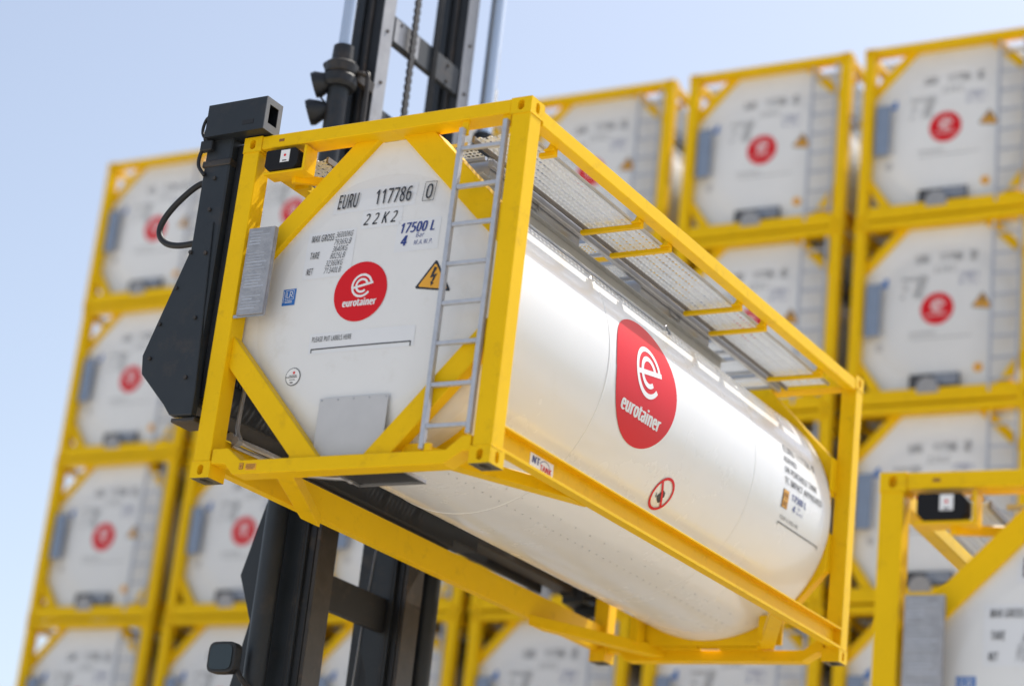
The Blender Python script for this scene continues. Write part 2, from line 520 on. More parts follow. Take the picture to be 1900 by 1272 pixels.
def make_container(variant):
    global BOLD
    BOLD = 1.0 if variant == 'A' else 0.0
    root = empty('tank_container', 'x', 'tank container')
    end_frame(root, True, variant); end_frame(root, False, variant)
    # rails
    for sx in (-1, 1):
        x0, x1 = (1.117, 1.215) if sx > 0 else (-1.215, -1.117)
        MB().box(x0, x1, .178, L - .178, 2.446, 2.552).build('top_side_rail', YEL, root, 0.006)
        zb, zt = (.118, .295) if sx > 0 else (.105, .335)
        prof = [(1.215, zb), (1.215, zb + .022), (1.150, zb + .022), (1.150, zt - .014), (1.215, zt - .014), (1.215, zt), (1.132, zt), (1.132, zb)]
        MB().prism([(sx * p[0], p[1]) for p in prof], 'y', .15, L - .15).build('bottom_side_rail', YEL, root, 0.002)
    # tank: overlapping cladding sheets and two dished ends
    cuts = [(.31, 1.62), (1.62, 4.18), (4.18, L - .31)]
    sheets = []
    for k, (a, b) in enumerate(cuts):
        sheets.append(shell_piece(a, b, RT if k != 1 else RT + 0.0025).build('cladding_sheet', WHI, root, smooth=True))
    hf = head_piece(True).build('dished_end', WHF if variant == 'A' else WHB, root, smooth=True)
    head_piece(False).build('dished_end', WHF, root, smooth=True)
    for y in (1.62, 4.18):
        vs = []; fs = []; n = 96
        for (dy, dr) in ((-.016, -.003), (-.008, .0036), (.008, .0036), (.016, -.003)):
            for i in range(n):
                t = 2 * math.pi * i / n
                vs.append(((RT + dr) * math.cos(t), y + dy, ZC + (RT + dr) * math.sin(t)))
        for j in range(3):
            for i in range(n): fs.append((j * n + i, j * n + (i + 1) % n, (j + 1) * n + (i + 1) % n, (j + 1) * n + i))
        MB().add(vs, fs).build('cladding_band', WHI, root, smooth=True)
    if variant == 'A':
        oc = [(-.17, 2.484), (.10, 2.484), (1.11, 1.475), (1.11, 1.02), (.20, .07), (-.20, .07), (-1.11, 1.02), (-1.11, 1.545)]
    else:
        oc = [(-.52, 2.484), (.52, 2.484), (1.11, 1.87), (1.11, .64), (.74, .17), (-.74, .17), (-1.11, .64), (-1.11, 1.87)]
    MB().prism(oc, 'y', .172, .180).build('end_panel', WHF if variant == 'A' else WHB, root)
    ob = [(-.40, 2.484), (.40, 2.484), (1.072, 1.75), (1.072, .82), (.42, .10), (-.42, .10), (-1.072, .82), (-1.072, 1.75)]
    MB().prism(ob, 'y', L - .225, L - .215).build('rear_bulkhead', YEL, root)
    # cradle plates carrying the rear of the tank
    for y in (.46, L - .30):
        arc = [(1.098 * math.cos(R_(t)), ZC + 1.098 * math.sin(R_(t))) for t in range(-132, -47, 4)]
        MB().prism([(arc[-1][0], .115), (arc[0][0], .115)] + arc, 'y', y - .012, y + .012).build('tank_cradle', YEL, root)
    for sx in (-1, 1):
        MB().box(sx * .62 - .035, sx * .62 + .035, L - .48, L - .33, .11, .335).build('cradle_strut', YEL, root)
    # flashing strip along the crown and a guide cable
    for sx in (1, -1):
        x0, x1 = sorted((sx * .50, sx * .508))
        MB().box(x0, x1, .50, 4.60, 2.215, 2.322).build('crown_flashing', FLS, root)
        x0, x1 = sorted((sx * .509, sx * .56))
        MB().box(x0, x1, .50, 4.60, 2.315, 2.321).build('flashing_lip', FLS, root)
    # walkways
    for sx in (-1, 1):
        a, b = (.635, 1.015) if sx > 0 else (-1.015, -.635)
        perforated(a, b, .26, 5.70, 2.458, .040, .058, .56, .52, 0.013).build('walkway_tread', TRD, root)
        for (c, d) in ((.615, .634), (1.016, 1.032)):
            c, d = (c, d) if sx > 0 else (-d, -c)
            MB().box(c, d, .24, 5.72, 2.428 if abs(c) < .7 and abs(d) < .7 else 2.45, 2.472).build('walkway_edge', CHN if max(abs(c), abs(d)) < .7 else SST, root)
        for y in (.55, 1.88, 2.36, 3.66, 4.15, 5.35):
            b0 = MB()
            xs = (sx * (.60 if y > .6 else .99), sx * 1.118)
            b0.box(min(xs), max(xs), y - .022, y + .022, 2.392, 2.424)
            b0.prism([(sx * 1.117, 2.50), (sx * 1.117, 2.424), (sx * 1.04, 2.424), (sx * 1.075, 2.440), (sx * 1.092, 2.470)], 'y', y - .055, y + .022)
            b0.build('walkway_bracket', YEL, root, 0.002)
        c, d = (.545, .585) if sx > 0 else (-.585, -.545)
        MB().box(c, d, .58, 5.68, 2.40, 2.452).build('deck_channel', SST, root, 0.003)
    for (a, b) in ((.30, .57), (2.13, 2.42), (2.58, 2.93), (4.42, 4.72), (4.88, 5.26), (5.34, 5.68)):
        pb = perforated(-.54, .54, a + .03, b - .03, 2.458, .036, .040, .66, .64, 0.006, along='x')
        pb.build('deck_tread', TRD, root)
        MB().box(-.54, .54, a, a + .03, 2.435, 2.464).build('tread_flange', SST, root)
        MB().box(-.54, .54, b - .03, b, 2.435, 2.464).build('tread_flange', SST, root)
    for (a, b, zt, zb) in ((.62, 1.97, 2.462, 2.325), (3.00, 4.28, 2.462, 2.325)):
        bx = MB()
        bx.box(-.53, .53, a, a + .006, zb, zt); bx.box(-.53, .53, b - .006, b, zb, zt)
        bx.box(-.536, -.53, a, b, zb, zt); bx.box(.53, .536, a, b, zb, zt)
        bx.box(-.53, .53, a + .006, b - .006, 2.405, 2.411)
        o = bx.build('spill_box', SST, root)
        MB().tube([(.54, a + .52, 2.445), (.546, a + .52, 2.36), (.546, a + .70, 2.36), (.54, a + .70, 2.445)], .006, 6).build('spill_box_handle', SST, o)
    # ladder
    for x, z0, z1 in ((.682, .118, 2.42), (1.030, .205, 2.44)):
        MB().box(x - .017, x + .017, -.012, .030, z0, z1).build('ladder_rail', GAL, root, 0.003)
    for z in (2.262, 1.978, 1.700, 1.412, 1.130, .846, .556, .270):
        MB().box(.699, 1.013, -.008, .024, z - .014, z + .014).build('ladder_rung', GAL, root, 0.003)
    MB().box(.705, .75, .0, .03, .105, .155).build('ladder_clip', YEL, root)
    MB().box(.985, 1.05, .03, .05, 2.40, 2.49).build('ladder_clip', YEL, root)
    MB().box(.66, .71, .03, .05, 2.38, 2.49).build('ladder_clip', YEL, root)
    sh = root
    # decals of the end
    D = lambda n, s, m, off=.0045, label=None: decal(n, s, on_head, m, hf, off, label)
    if variant == 'A':
        D('label_film', grid2(-.43, .27, 1.955, 2.135, 24, 8), FILM, .0022)
        D('label_film', grid2(-.61, -.19, 1.47, 1.83, 16, 14), FILM, .0022)
        D('label_film', grid2(.155, .51, 1.60, 1.84, 12, 10), FILM, .0022)
        D('label_film', grid2(-.16, .18, 1.81, 1.95, 12, 6), FILM, .0022)
        D('label_film', grid2(-.46, .42, .90, 1.05, 28, 6), FILM, .0022)
    D('owner_code', txt('EURU', -.392, 1.988, .115, .175, 0, .012), BLK, .012, label='lettering EURU')
    D('serial_number', txt('117786', -.065, 1.988, .115, .30, 0, .012), BLK, .012, label='lettering 117786')
    D('check_digit', txt('0', .352, 1.988, .115, .052, 0, .012), BLK, .012, label='boxed digit 0')
    D('check_digit_frame', merge2(line2((.333, 1.972), (.422, 1.972), .004), line2((.333, 2.122), (.422, 2.122), .004), line2((.333, 1.972), (.333, 2.122), .004), line2((.422, 1.972), (.422, 2.122), .004)), BLK, .012)
    D('size_code', txt('2 2 K 2', -.142, 1.838, .085, .27, .22, .016), BLK, label='lettering 22K2')
    for w_ in (('MAX GROSS', -.575, 1.752, .050, .195, .08, .008), ('TARE', -.568, 1.622, .050, .08, .08, .008), ('NET', -.578, 1.502, .048, .055, .08, .008),
               ('36000KG', -.365, 1.768, .042, .145, .2, .0), ('79365LB', -.372, 1.712, .042, .145, .2, .0), ('3640KG', -.376, 1.660, .042, .125, .2, .0),
               ('8025LB', -.388, 1.608, .042, .125, .2, .0), ('32360KG', -.418, 1.553, .042, .145, .2, .0), ('71340LB', -.425, 1.500, .042, .145, .2, .0)):
        D('weight_line', txt(*w_), BLK, .007)
    for w_ in (('17500 L', .180, 1.742, .075, .285, .15, .035), ('4', .198, 1.645, .075, .052, .15, .05), ('Bar', .322, 1.700, .034, .062, .15), ('M.A.W.P.', .312, 1.645, .034, .15, .15)):
        D('capacity_line', txt(*w_), BLU)
    if variant == 'A':
        D('label_line', merge2(txt('PLEASE PUT LABELS HERE', -.437, .988, .036, .335, 0, .008), line2((-.437, .934), (.396, .934), .009, 24), line2((-.434, .938), (-.434, .908), .008, 1), line2((.393, .938), (.393, .900), .009, 1)), BLK, label='lettering PLEASE PUT LABELS HERE over a bracket line')
    else:
        D('label_line', merge2(txt('PLEASE PUT LABELS HERE', -.437, .988, .036, .335, 0, .008), line2((-.437, .934), (.396, .934), .006, 24)), BLK)
    dc = disc2(-.08, 1.335, .222)
    D('logo_disc', dc, RED, .0035, 'red logo disc reading eurotainer')
    D('logo_mark', merge2(mark_e(-.072, 1.378, .088), txt('eurotainer', -.217, 1.228, .052, .285, 0, .05)), VWH, .0052)
    # warning triangle
    def rtri(c, k):
        pts = [(.519, 1.511), (.376, 1.319), (.656, 1.278)]
        g = (sum(p[0] for p in pts) / 3, sum(p[1] for p in pts) / 3)
        pts = [(g[0] + (p[0] - g[0]) * k, g[1] + (p[1] - g[1]) * k) for p in pts]
        out = []
        for i in range(3):
            p0, p1, p2 = pts[i - 1], pts[i], pts[(i + 1) % 3]
            for t in (0.12, 0.05): out.append((p1[0] + (p0[0] - p1[0]) * t, p1[1] + (p0[1] - p1[1]) * t))
            for t in (0.05, 0.12): out.append((p1[0] + (p2[0] - p1[0]) * t, p1[1] + (p2[1] - p1[1]) * t))
        return poly2(out)
    D('warning_triangle', rtri(0, 1.06), BLK, .003)
    D('warning_triangle_face', rtri(0, .86), ORA, .005)
    D('warning_bolt', merge2(poly2([(.512, 1.462), (.535, 1.455), (.512, 1.405), (.541, 1.412), (.510, 1.345), (.500, 1.35), (.513, 1.388), (.486, 1.383)]), poly2([(.494, 1.356), (.521, 1.343), (.502, 1.322)])), BLK, .007)
    if variant == 'A':
        D('class_sticker', rect2(-.760, -.645, 1.289, 1.412), LRB, .003, 'blue class sticker reading LR')
        D('class_sticker_print', merge2(rect2(-.735, -.660, 1.400, 1.403), rect2(-.735, -.732, 1.335, 1.40), rect2(-.662, -.659, 1.335, 1.40), rect2(-.735, -.66, 1.332, 1.335),
            txt('L', -.724, 1.346, .046, .024), txt('R', -.698, 1.346, .046, .030), rect2(-.735, -.67, 1.318, 1.322), rect2(-.735, -.67, 1.308, 1.312), rect2(-.752, -.748, 1.31, 1.40)), VWH, .005)
        D('round_sticker', disc2(-.564, .747, .066, 2, 24), BLK, .003)
        D('round_sticker_face', disc2(-.564, .747, .060, 2, 24), VWH, .005)
        D('round_sticker_print', merge2(rect2(-.61, -.525, .74, .746), rect2(-.595, -.53, .752, .757), rect2(-.59, -.54, .722, .726), rect2(-.582, -.555, .700, .708), disc2(-.618, .744, .005, 1, 8)), BLK, .007)
        D('round_sticker_mark', disc2(-.556, .775, .010, 1, 12), RED, .007)
    # valve cover
    if variant == 'A':
        cv = MB().box(-.285, .285, .118, .124, .03, .562).build('valve_cover', GRY, root, 0.002)
        b = MB()
        for x in (-.265, -.13, .0, .13, .265):
            b.tube([(x, .1175, .545), (x, .1145, .545)], .006, 8)
        b.build('cover_screws', SST, cv, kind='stuff')
        b = MB()
        for p, q in (((-.10, .16), (.44, .16)), ((.44, .16), (.44, .46)), ((.44, .46), (-.10, .46)), ((-.10, .46), (-.10, .16))):
            b.bar((p[0], p[1], .035), (q[0], q[1], .035), .016, .022)
        b.build('drip_tray_frame', SST, root)
        MB().box(-.092, .432, .168, .452, .04, .052).build('drip_tray', DR2, root)
        MB().tube([(-.35, .2, .04), (-.2, .26, .035), (-.12, .30, .04), (-.10, .36, .03)], .018, 8, spline=True).build('drain_pipe', SST, root, smooth=True)
    else:
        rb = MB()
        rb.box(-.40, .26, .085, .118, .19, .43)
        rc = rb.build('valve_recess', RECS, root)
        MB().box(-.07, .25, .070, .084, .27, .42).build('valve_lid', VALV, root, .004)
        MB().tube([(-.12, .075, .22), (-.12, -.01, .20)], .15, 20).build('outlet_flange', VALV, root, smooth='auto')
    # data plate
    zs = (1.185, 1.850) if variant == 'A' else (.99, 1.72)
    if variant == 'A':
        dp = MB().box(-1.032, -.802, -.012, .002, *zs).build('data_plate', DPL, root, .003)
        b = MB()
        for k in range(26):
            z = zs[1] - .035 - k * .0235
            if k in (5, 6, 13, 19, 20): continue
            x0 = -1.018 + random.uniform(0, .03); x1 = -.83 + random.uniform(-.09, .012)
            b.box(x0, x1, -.0135, -.0118, z, z + random.choice((.005, .009, .006)))
        b.build('data_plate_print', GAL, dp, kind='stuff')
        MB().box(-1.065, -.80, .002, .012, zs[0] - .012, zs[0] + .01).build('data_plate_lip', SST, dp)
        MB().box(-.81, -.802, .002, .03, zs[0], zs[1]).build('data_plate_return', DPL, dp)
    else:
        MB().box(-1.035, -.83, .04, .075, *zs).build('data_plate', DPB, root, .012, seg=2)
        D('class_sticker', rect2(-.90, -.775, 1.70, 1.83, 2), LRB, .003)
        D('round_sticker', disc2(-.86, .86, .062, 2, 20), GRY, .003)
        D('orange_sticker', disc2(.48, .50, .062, 2, 20), ORA, .003)
    # black document box
    if variant == 'A':
        z0, z1, x0, x1 = 2.292, 2.452, -.985, -.692
        c = .035
        pts = [(x0 + c, z0), (x1 - c, z0), (x1, z0 + c), (x1, z1 - c), (x1 - c, z1), (x0 + c * .3, z1), (x0, z1 - c * .3), (x0, z0 + c)]
        db = MB().prism(pts, 'y', -.018, .10).build('document_box', MBK, root, .006, seg=2)
        MB().box(-.848, -.768, -.0205, -.0185, 2.345, 2.440).build('box_label', VWH, db)
        MB().box(-.826, -.79, -.0225, -.021, 2.352, 2.360).build('box_label_print', BLK, db)
        b = MB(); b.tube([(-.808, -.0208, 2.398), (-.808, -.0226, 2.398)], .010, 12); b.build('box_label_mark', RED, db)
        MB().prism([(-1.0, 2.29), (-.66, 2.29), (-.66, 2.47), (-.64, 2.47), (-.64, 2.272), (-1.0, 2.272)], 'y', .0, .14).build('box_shelf', YEL, root, .003)
        MB().bar((-.80, .10, 2.26), (-.58, .52, 2.36), .05, .06).build('shelf_strut', YEL, root, .004)
        # beam stickers
        MB().box(-.80, -.765, .0005, .0028, .045, .090).build('earth_sticker', BRN, root)
        MB().box(-.7945, -.7705, -.0012, .0003, .0505, .0845).build('earth_sticker_face', ORA, root)
        b = MB()
        b.box(-.786, -.779, -.0028, -.0014, .055, .08); b.box(-.792, -.773, -.0028, -.0014, .066, .069)
        b.build('earth_sticker_print', BRN, root)
        MB().box(-.745, -.655, .0005, .0028, .038, .083).build('notice_sticker', ORA, root)
        b = MB()
        for z in (.046, .056, .066, .076): b.box(-.74 + (.012 if z < .05 else 0), -.662 - (.012 if z < .05 else 0), -.0008, .0003, z - .003, z + .0025)
        b.build('notice_print', BRN, root)
        MB().box(-.90, -.855, .001, .0035, 2.525, 2.545).build('beam_mark', BRN, root)
        # pipes at the lower left corner
        MB().tube([(-1.10, .30, .75), (-1.11, .30, .46), (-1.07, .30, .37)], .016, 8, spline=True).build('vent_pipe', VALV, root, smooth=True)
        for k, (dx, dz) in enumerate(((0, 0), (.045, -.03), (.0, -.055))):
            MB().tube([(-1.10 + dx, .26, .365 + dz), (-1.06 + dx, .55, .36 + dz), (-1.05 + dx, .85, .36 + dz)], .017, 8).build('steam_pipe', SST, root, smooth=True)
        for x, z in ((-1.105, .365), (-1.055, .335)):
            MB().tube([(x, .22, z), (x, .275, z)], .034, 8).build('pipe_coupling', VALV, root, smooth='auto')
    if variant == 'A':
        # side decals
        SD = lambda n, s, m, off=.006, label=None: decal(n, s, on_shell, m, sheets[1], off, label)
        SE = lambda n, s, m, off=.004, label=None: decal(n, s, on_shell, m, sheets[2], off, label)
        lv, lf = disc2(2.22, .030, .489, 12, 96)
        lv = [(2.22 + (p[0] - 2.22) * k_, .03 + (p[1] - .03) * k_) for p in lv for k_ in (1 + .085 * math.exp(-((math.degrees(math.atan2(p[1] - .03, p[0] - 2.22)) - 147) / 26) ** 2),)]
        SD('logo_disc', (lv, lf), RED, .0065, 'large red logo disc reading eurotainer on the tank side')
        SD('logo_mark', mark_e(2.232, .118, .198), VWH, .0085)
        SD('logo_lettering', txt('eurotainer', 1.885, -.262, .105, .625, 0, .05), VWH, .0085)
        fy_, fs_ = 2.947, -.639
        SD('no_naked_flame_ring', merge2(arc2(fy_, fs_, .130, .022, 0, 360, 48), line2((fy_ - .085, fs_ + .085), (fy_ + .085, fs_ - .085), .022)), RED, .0075, 'red no naked flame sign')
        SD('no_naked_flame_sign', merge2(poly2([(fy_ + p[0], fs_ + p[1]) for p in ((-.01, .032), (.03, .022), (.05, -.008), (.03, -.028), (.05, -.053), (.02, -.073), (-.02, -.053), (-.045, -.028), (-.03, .002))]), line2((fy_ - .075, fs_ - .008), (fy_ - .055, fs_ - .043), .007, 1), line2((fy_ - .05, fs_ - .043), (fy_ - .015, fs_ + .027), .006, 1)), BLK, .0060)
        g = RT * math.pi / 180
        SE('side_number', txt('EURU 117786 0', 4.80, 15.8 * g, .062, .66, 0, .006), BLK)
        SE('side_notice', txt('ADR/RID', 4.775, 10.9 * g, .052, .27, 0, .006), BLK)
        SE('side_notice', txt('UN PORTABLE TANK', 4.78, 6.0 * g, .055, .68, 0, .006), BLK)
        for w_, y_, l_ in (('TC', 4.78, .085), ('IMPACT', 4.895, .255), ('APPROVED', 5.18, .385)):
            SE('side_notice', txt(w_, y_, 1.0 * g, .055, l_, 0, .006), BLK)
        for w_ in (('17500 L', 4.945, -4.7 * g, .055, .30, .0, .03), ('4', 4.99, -9.2 * g, .055, .05, 0, .03), ('Bar', 5.09, -7.0 * g, .024, .055), ('M.A.W.P.', 5.075, -9.2 * g, .026, .14)):
            SE('side_capacity', txt(*w_), BLU)
        SE('approval_sticker', rect2(4.765, 4.885, -9.9 * g, -1.8 * g), BLK, .004)
        SE('approval_sticker_face', merge2(rect2(4.772, 4.878, -9.7 * g, -5.95 * g), rect2(4.772, 4.878, -5.75 * g, -2.0 * g)), ORA, .006)
        SE('approval_sticker_print', merge2(*[rect2(4.788 + .03 * (i % 3), 4.804 + .03 * (i % 3), (-9.1 + 3.9 * (i // 3)) * g, (-6.9 + 3.9 * (i // 3)) * g) for i in range(6)]), BRN, .008)
        SE('side_label_line', merge2(txt('PLEASE PUT LABELS HERE', 4.795, -14.7 * g, .03, .375), line2((4.787, -16.5 * g), (5.63, -16.5 * g), .009, 4), line2((4.79, -16.3 * g), (4.79, -17.8 * g), .009, 1), line2((5.627, -16.3 * g), (5.627, -17.8 * g), .009, 1)), BLK)
        nr = MB()
        for y in [.5 + .115 * k for k in range(46)]:
            for a in (-71, -64):
                if a == -64 and int(y * 9) % 2: continue
                ca, sa = math.cos(R_(a)), math.sin(R_(a))
                nr.tube([((RT + .003) * ca, y, ZC + (RT + .003) * sa), ((RT + .0065) * ca, y, ZC + (RT + .0065) * sa)], .006, 6)
        nr.build('cladding_rivets', GRY, root, kind='stuff')
        # maker's plate on the side rail
        pl = MB().box(1.1505, 1.154, .60, .915, .150, .258).build('maker_plate', VWH, root)
        def onweb(shape, name, m, x):
            vs, fs = shape
            MB().add([(x + (p[2] if len(p) > 2 else 0), p[0], p[1]) for p in vs], fs).build(name, m, pl)
        onweb(txt('NT', .625, .195, .048, .10, .1, .05), 'maker_lettering', BLU, 1.1555)
        onweb(merge2(txt('TANK', .735, .172, .040, .155, .05, .035)), 'maker_lettering', RED, 1.1555)
        onweb(merge2(arc2(.80, .155, .09, .005, 40, 140, 14)), 'maker_emblem', BLU, 1.1557)
        # guide cable on the crown
        pts = []
        for k in range(24):
            y = .55 + (2.85 - .55) * k / 23
            a = R_(39.5 + .4 * math.sin(k * 1.7))
            pts.append(((RT + .016) * math.cos(a), y, ZC + (RT + .016) * math.sin(a)))
        e = pts[-1]
        pts += [(e[0] - .02, 2.93, e[2] + .05), (e[0] - .05, 3.0, e[2] + .055), (e[0] - .03, 3.03, e[2] + .01), (e[0], 2.95, e[2])]
        MB().tube(pts, .009, 6, spline=True).build('guide_cable', VALV, root, smooth=True)
    return root

GROUND_Z = 0.0
ZG = 5.311191
HEROM = Matrix(((0.9999494, 0.0000149, 0.0100635), (0.0000149, 0.9999956, -0.0029554), (-0.0100635, 0.0029554, 0.999945)))

# ------------------------------------------------------------------ ground
g = MB(); g.add([(-900, -900, 0), (900, -900, 0), (900, 900, 0), (-900, 900, 0)], [(0, 1, 2, 3)])
go = g.build('ground', CEM); go['kind'] = 'structure'

# ------------------------------------------------------------------ hero tank container
hero = make_container('A')
hero['label'] = 'gleaming white tank container in yellow frame hoisted high in mid-air, in sharp focus'
hero.matrix_world = Matrix.Translation((0, 0, ZG)) @ HEROM.to_4x4()

# ------------------------------------------------------------------ wall of stacked tank containers
proto = make_container('B')
SX = [-1.55098232e+01, -1.28084248e+01, -1.01477164e+01, -7.52843632e+00, -4.83939168e+00, -2.21444379e+00]
YAW = 0.0185909699
MAIN = ('corner_casting', 'corner_post', 'top_beam', 'bottom_beam', 'diagonal_brace', 'top_side_rail', 'bottom_side_rail', 'cladding_sheet', 'dished_end', 'floor_gusset')
def base(n): return n.split('.')[0]
tier = ['top', 'second', 'third', 'fourth', 'fifth', 'bottom']
colw = ['leftmost', 'second from left', 'third from left', 'fourth from left', 'fifth from left', 'rightmost']
first = True
for c in range(6):
    for r in range(6):
        lx = SX[c] + W2
        x = 0.1028 + lx * math.cos(YAW); y = 13.6553 + lx * math.sin(YAW)
        x += random.uniform(-.012, .012); y += random.uniform(-.02, .02)
        z = (5 - r) * H
        if first: o = proto; first = False
        elif r < 4: o = copy_tree(proto)
        else: o = copy_tree(proto, None, lambda ch: base(ch.name) in MAIN)
        o.location = (x, y, z); o.rotation_euler = (0, 0, YAW + random.uniform(-.002, .002))
        o['label'] = 'stacked tank container, %s tier of the %s column' % (tier[r], colw[c])
        o['group'] = 'tank containers stacked in the wall behind'

# ------------------------------------------------------------------ near stack at the right edge
for k in range(2):
    o = copy_tree(hero, None, None if k else (lambda ch: base(ch.name) in MAIN))
    yaw = R_(4)
    px = 3.749 + W2 * math.cos(yaw); py = .302 + W2 * math.sin(yaw)
    o.matrix_world = Matrix.Translation((px, py, H * k)) @ Matrix.Rotation(yaw, 4, 'Z')
    o['label'] = 'nearest tank container cut off by the right edge, with black document box' if k else 'lower tank container carrying the nearest one at the right edge'

# ------------------------------------------------------------------ container handler (mast, spreader, truck)
T = empty('container_handler', 'dark lift truck mast with side spreader holding up the white tank container', 'lift truck')
T.matrix_world = Matrix.Translation((0, 0, ZG))
ZB = -ZG
def tb(name, m, x0, x1, y0, y1, z0, z1, bev=.006, parent=T):
    return MB().box(x0, x1, y0, y1, z0, z1).build(name, m, parent, bev)
for y0, y1, s in ((2.45, 2.63, 1), (3.75, 3.93, -1)):
    # inner mast: channel section with a bright roller face
    pr = [(-2.31, y0), (-1.955, y0), (-1.955, y1), (-1.985, y1), (-1.985, y0 + .05), (-2.28, y0 + .05), (-2.28, y1), (-2.31, y1)]
    MB().prism(pr, 'z', -1.0, 8.6).build('inner_mast_upright', DR2, T, .004)
    tb('roller_face', WEAR, -1.954, -1.946, y0 + .004, y1 - .004, 1.0, 8.6, .001)
    tb('mast_rib', DRK, -2.20, -2.14, y0 - .03, y0 - .001, 0.4, 8.6, .004)
    tb('mast_rib', GRS, -2.08, -2.05, y0 - .018, y0 - .001, 0.4, 8.6, .003)
    # outer mast and carriage rail below
    pr = [(-2.30, y0 - .08), (-1.84, y0 - .08), (-1.84, y1 - .01), (-1.88, y1 - .01), (-1.88, y0 - .02), (-2.30, y0 - .02)]
    MB().prism(pr, 'z', ZB + .3, .72).build('outer_mast_upright', DR2, T, .004)
    tb('carriage_rail', GRS, -1.838, -1.80, y0 - .07, y1 - .01, -2.6, .95, .004)
    tb('carriage_rail_groove', DR2, -1.96, -1.92, y0 - .12, y0 - .081, -3.0, .6, .004)
    if s > 0:
        pl = [(-1.90, .95), (-2.20, .95), (-2.36, .55), (-2.52, -.04), (-2.36, -.42), (-2.47, -.96), (-2.60, -1.7), (-2.60, -2.4), (-1.90, -2.4)]
    else:
        pl = [(-1.90, .95), (-2.05, .75), (-2.10, .48), (-2.25, .16), (-2.28, -.12), (-2.09, -.55), (-2.06, -.70), (-2.30, -1.7), (-2.30, -2.4), (-1.90, -2.4)]
    MB().prism(pl, 'y', y0 - .115, y0 - .082).build('side_plate', DRK, T, .003)
    MB().tube([(-2.10, y0 - .118, .95), (-2.18, y0 - .12, -.2), (-2.26, y0 - .12, -2.3)], .007, 6).build('edge_wire', WEAR, T)
for z0, z1, m in ((-.22, .07, DR2), (4.85, 5.115, DRK), (3.93, 4.19, DRK), (7.4, 7.7, DRK), (-3.4, -3.0, DR2)):
    tb('mast_crossbar', m, -2.02, -1.96, 2.52, 3.82, z0, z1)
tb('crossbar_wear_patch', WEAR, -1.958, -1.952, 2.66, 3.05, 4.87, 5.095, .001)
# lift chain
ch = MB()
prof = []
z = 2.2
while z < 8.4:
    for dz, w in ((0, .024), (.016, .038), (.050, .038), (.066, .024)): prof.append((z + dz, w))
    z += .076
ch.prism([(2.90 + w, zz) for zz, w in prof] + [(2.90 - w, zz) for zz, w in reversed(prof)], 'x', -1.985 + .06, -1.90).build('lift_chain', RUB, T)
for y in (3.285, 3.325):
    MB().tube([(-1.94, y, 2.2), (-1.94, y, 8.6)], .010, 8).build('hydraulic_line', RUB, T, smooth=True)
for k, y in enumerate((4.20, 4.245, 4.30)):
    MB().tube([(-1.9, y, 1.0), (-1.9, y + .01, 3.5), (-1.9, y, 5.15)], .017, 8).build('hydraulic_hose', RUB, T, smooth=True)
for x, y in ((-2.125, 2.20), (-1.865, 4.12)):
    MB().tube([(x, y, ZB + .8), (x, y, 4.22)], .092, 20).build('lift_cylinder', DRK, T, smooth='auto')
    col_ = MB().tube([(x, y, 4.20), (x, y, 4.23), (x, y, 4.30), (x, y, 4.33), (x, y, 4.34), (x, y, 4.42), (x, y, 4.44), (x, y, 4.45), (x, y, 4.60)], [.13, .155, .155, .13, .14, .15, .13, .098, .094], 20)
    col_.build('cylinder_gland', DR2, T, smooth='auto')
    MB().tube([(x, y, 4.58), (x, y, 8.6)], .058 if x < -2 else .072, 20).build('piston_rod', CRM, T, smooth='auto')
MB().tube([(-1.98, 2.25, 4.36), (-1.93, 2.28, 4.34), (-1.90, 2.3, 4.2), (-1.90, 2.3, 2.6)], .022, 8, spline=True).build('return_pipe', GRS, T, smooth=True)
MB().bar((-2.0, 2.25, 4.33), (-1.97, 2.46, 4.30), .06, .10).build('cylinder_bracket', GRS, T, .004)
for z, dx in ((4.24, 0), (3.98, -.015)):
    a = Vector((-2.17 + dx, 2.16, z + .03)); d = Vector((-.75, -.35, -.28)).normalized()
    wl = MB().tube([a, a + d * .05, a + d * .13, a + d * .17], [.05, .085, .118, .112], 14).build('work_lamp', DR2, T, smooth='auto')
    MB().tube([a + Vector((0, 0, .02)), a + Vector((-.08, -.05, .14)), a + Vector((-.02, 0, .20)), a + Vector((.05, .03, .18))], .010, 6, spline=True).build('lamp_wire', RUB, wl, smooth=True)
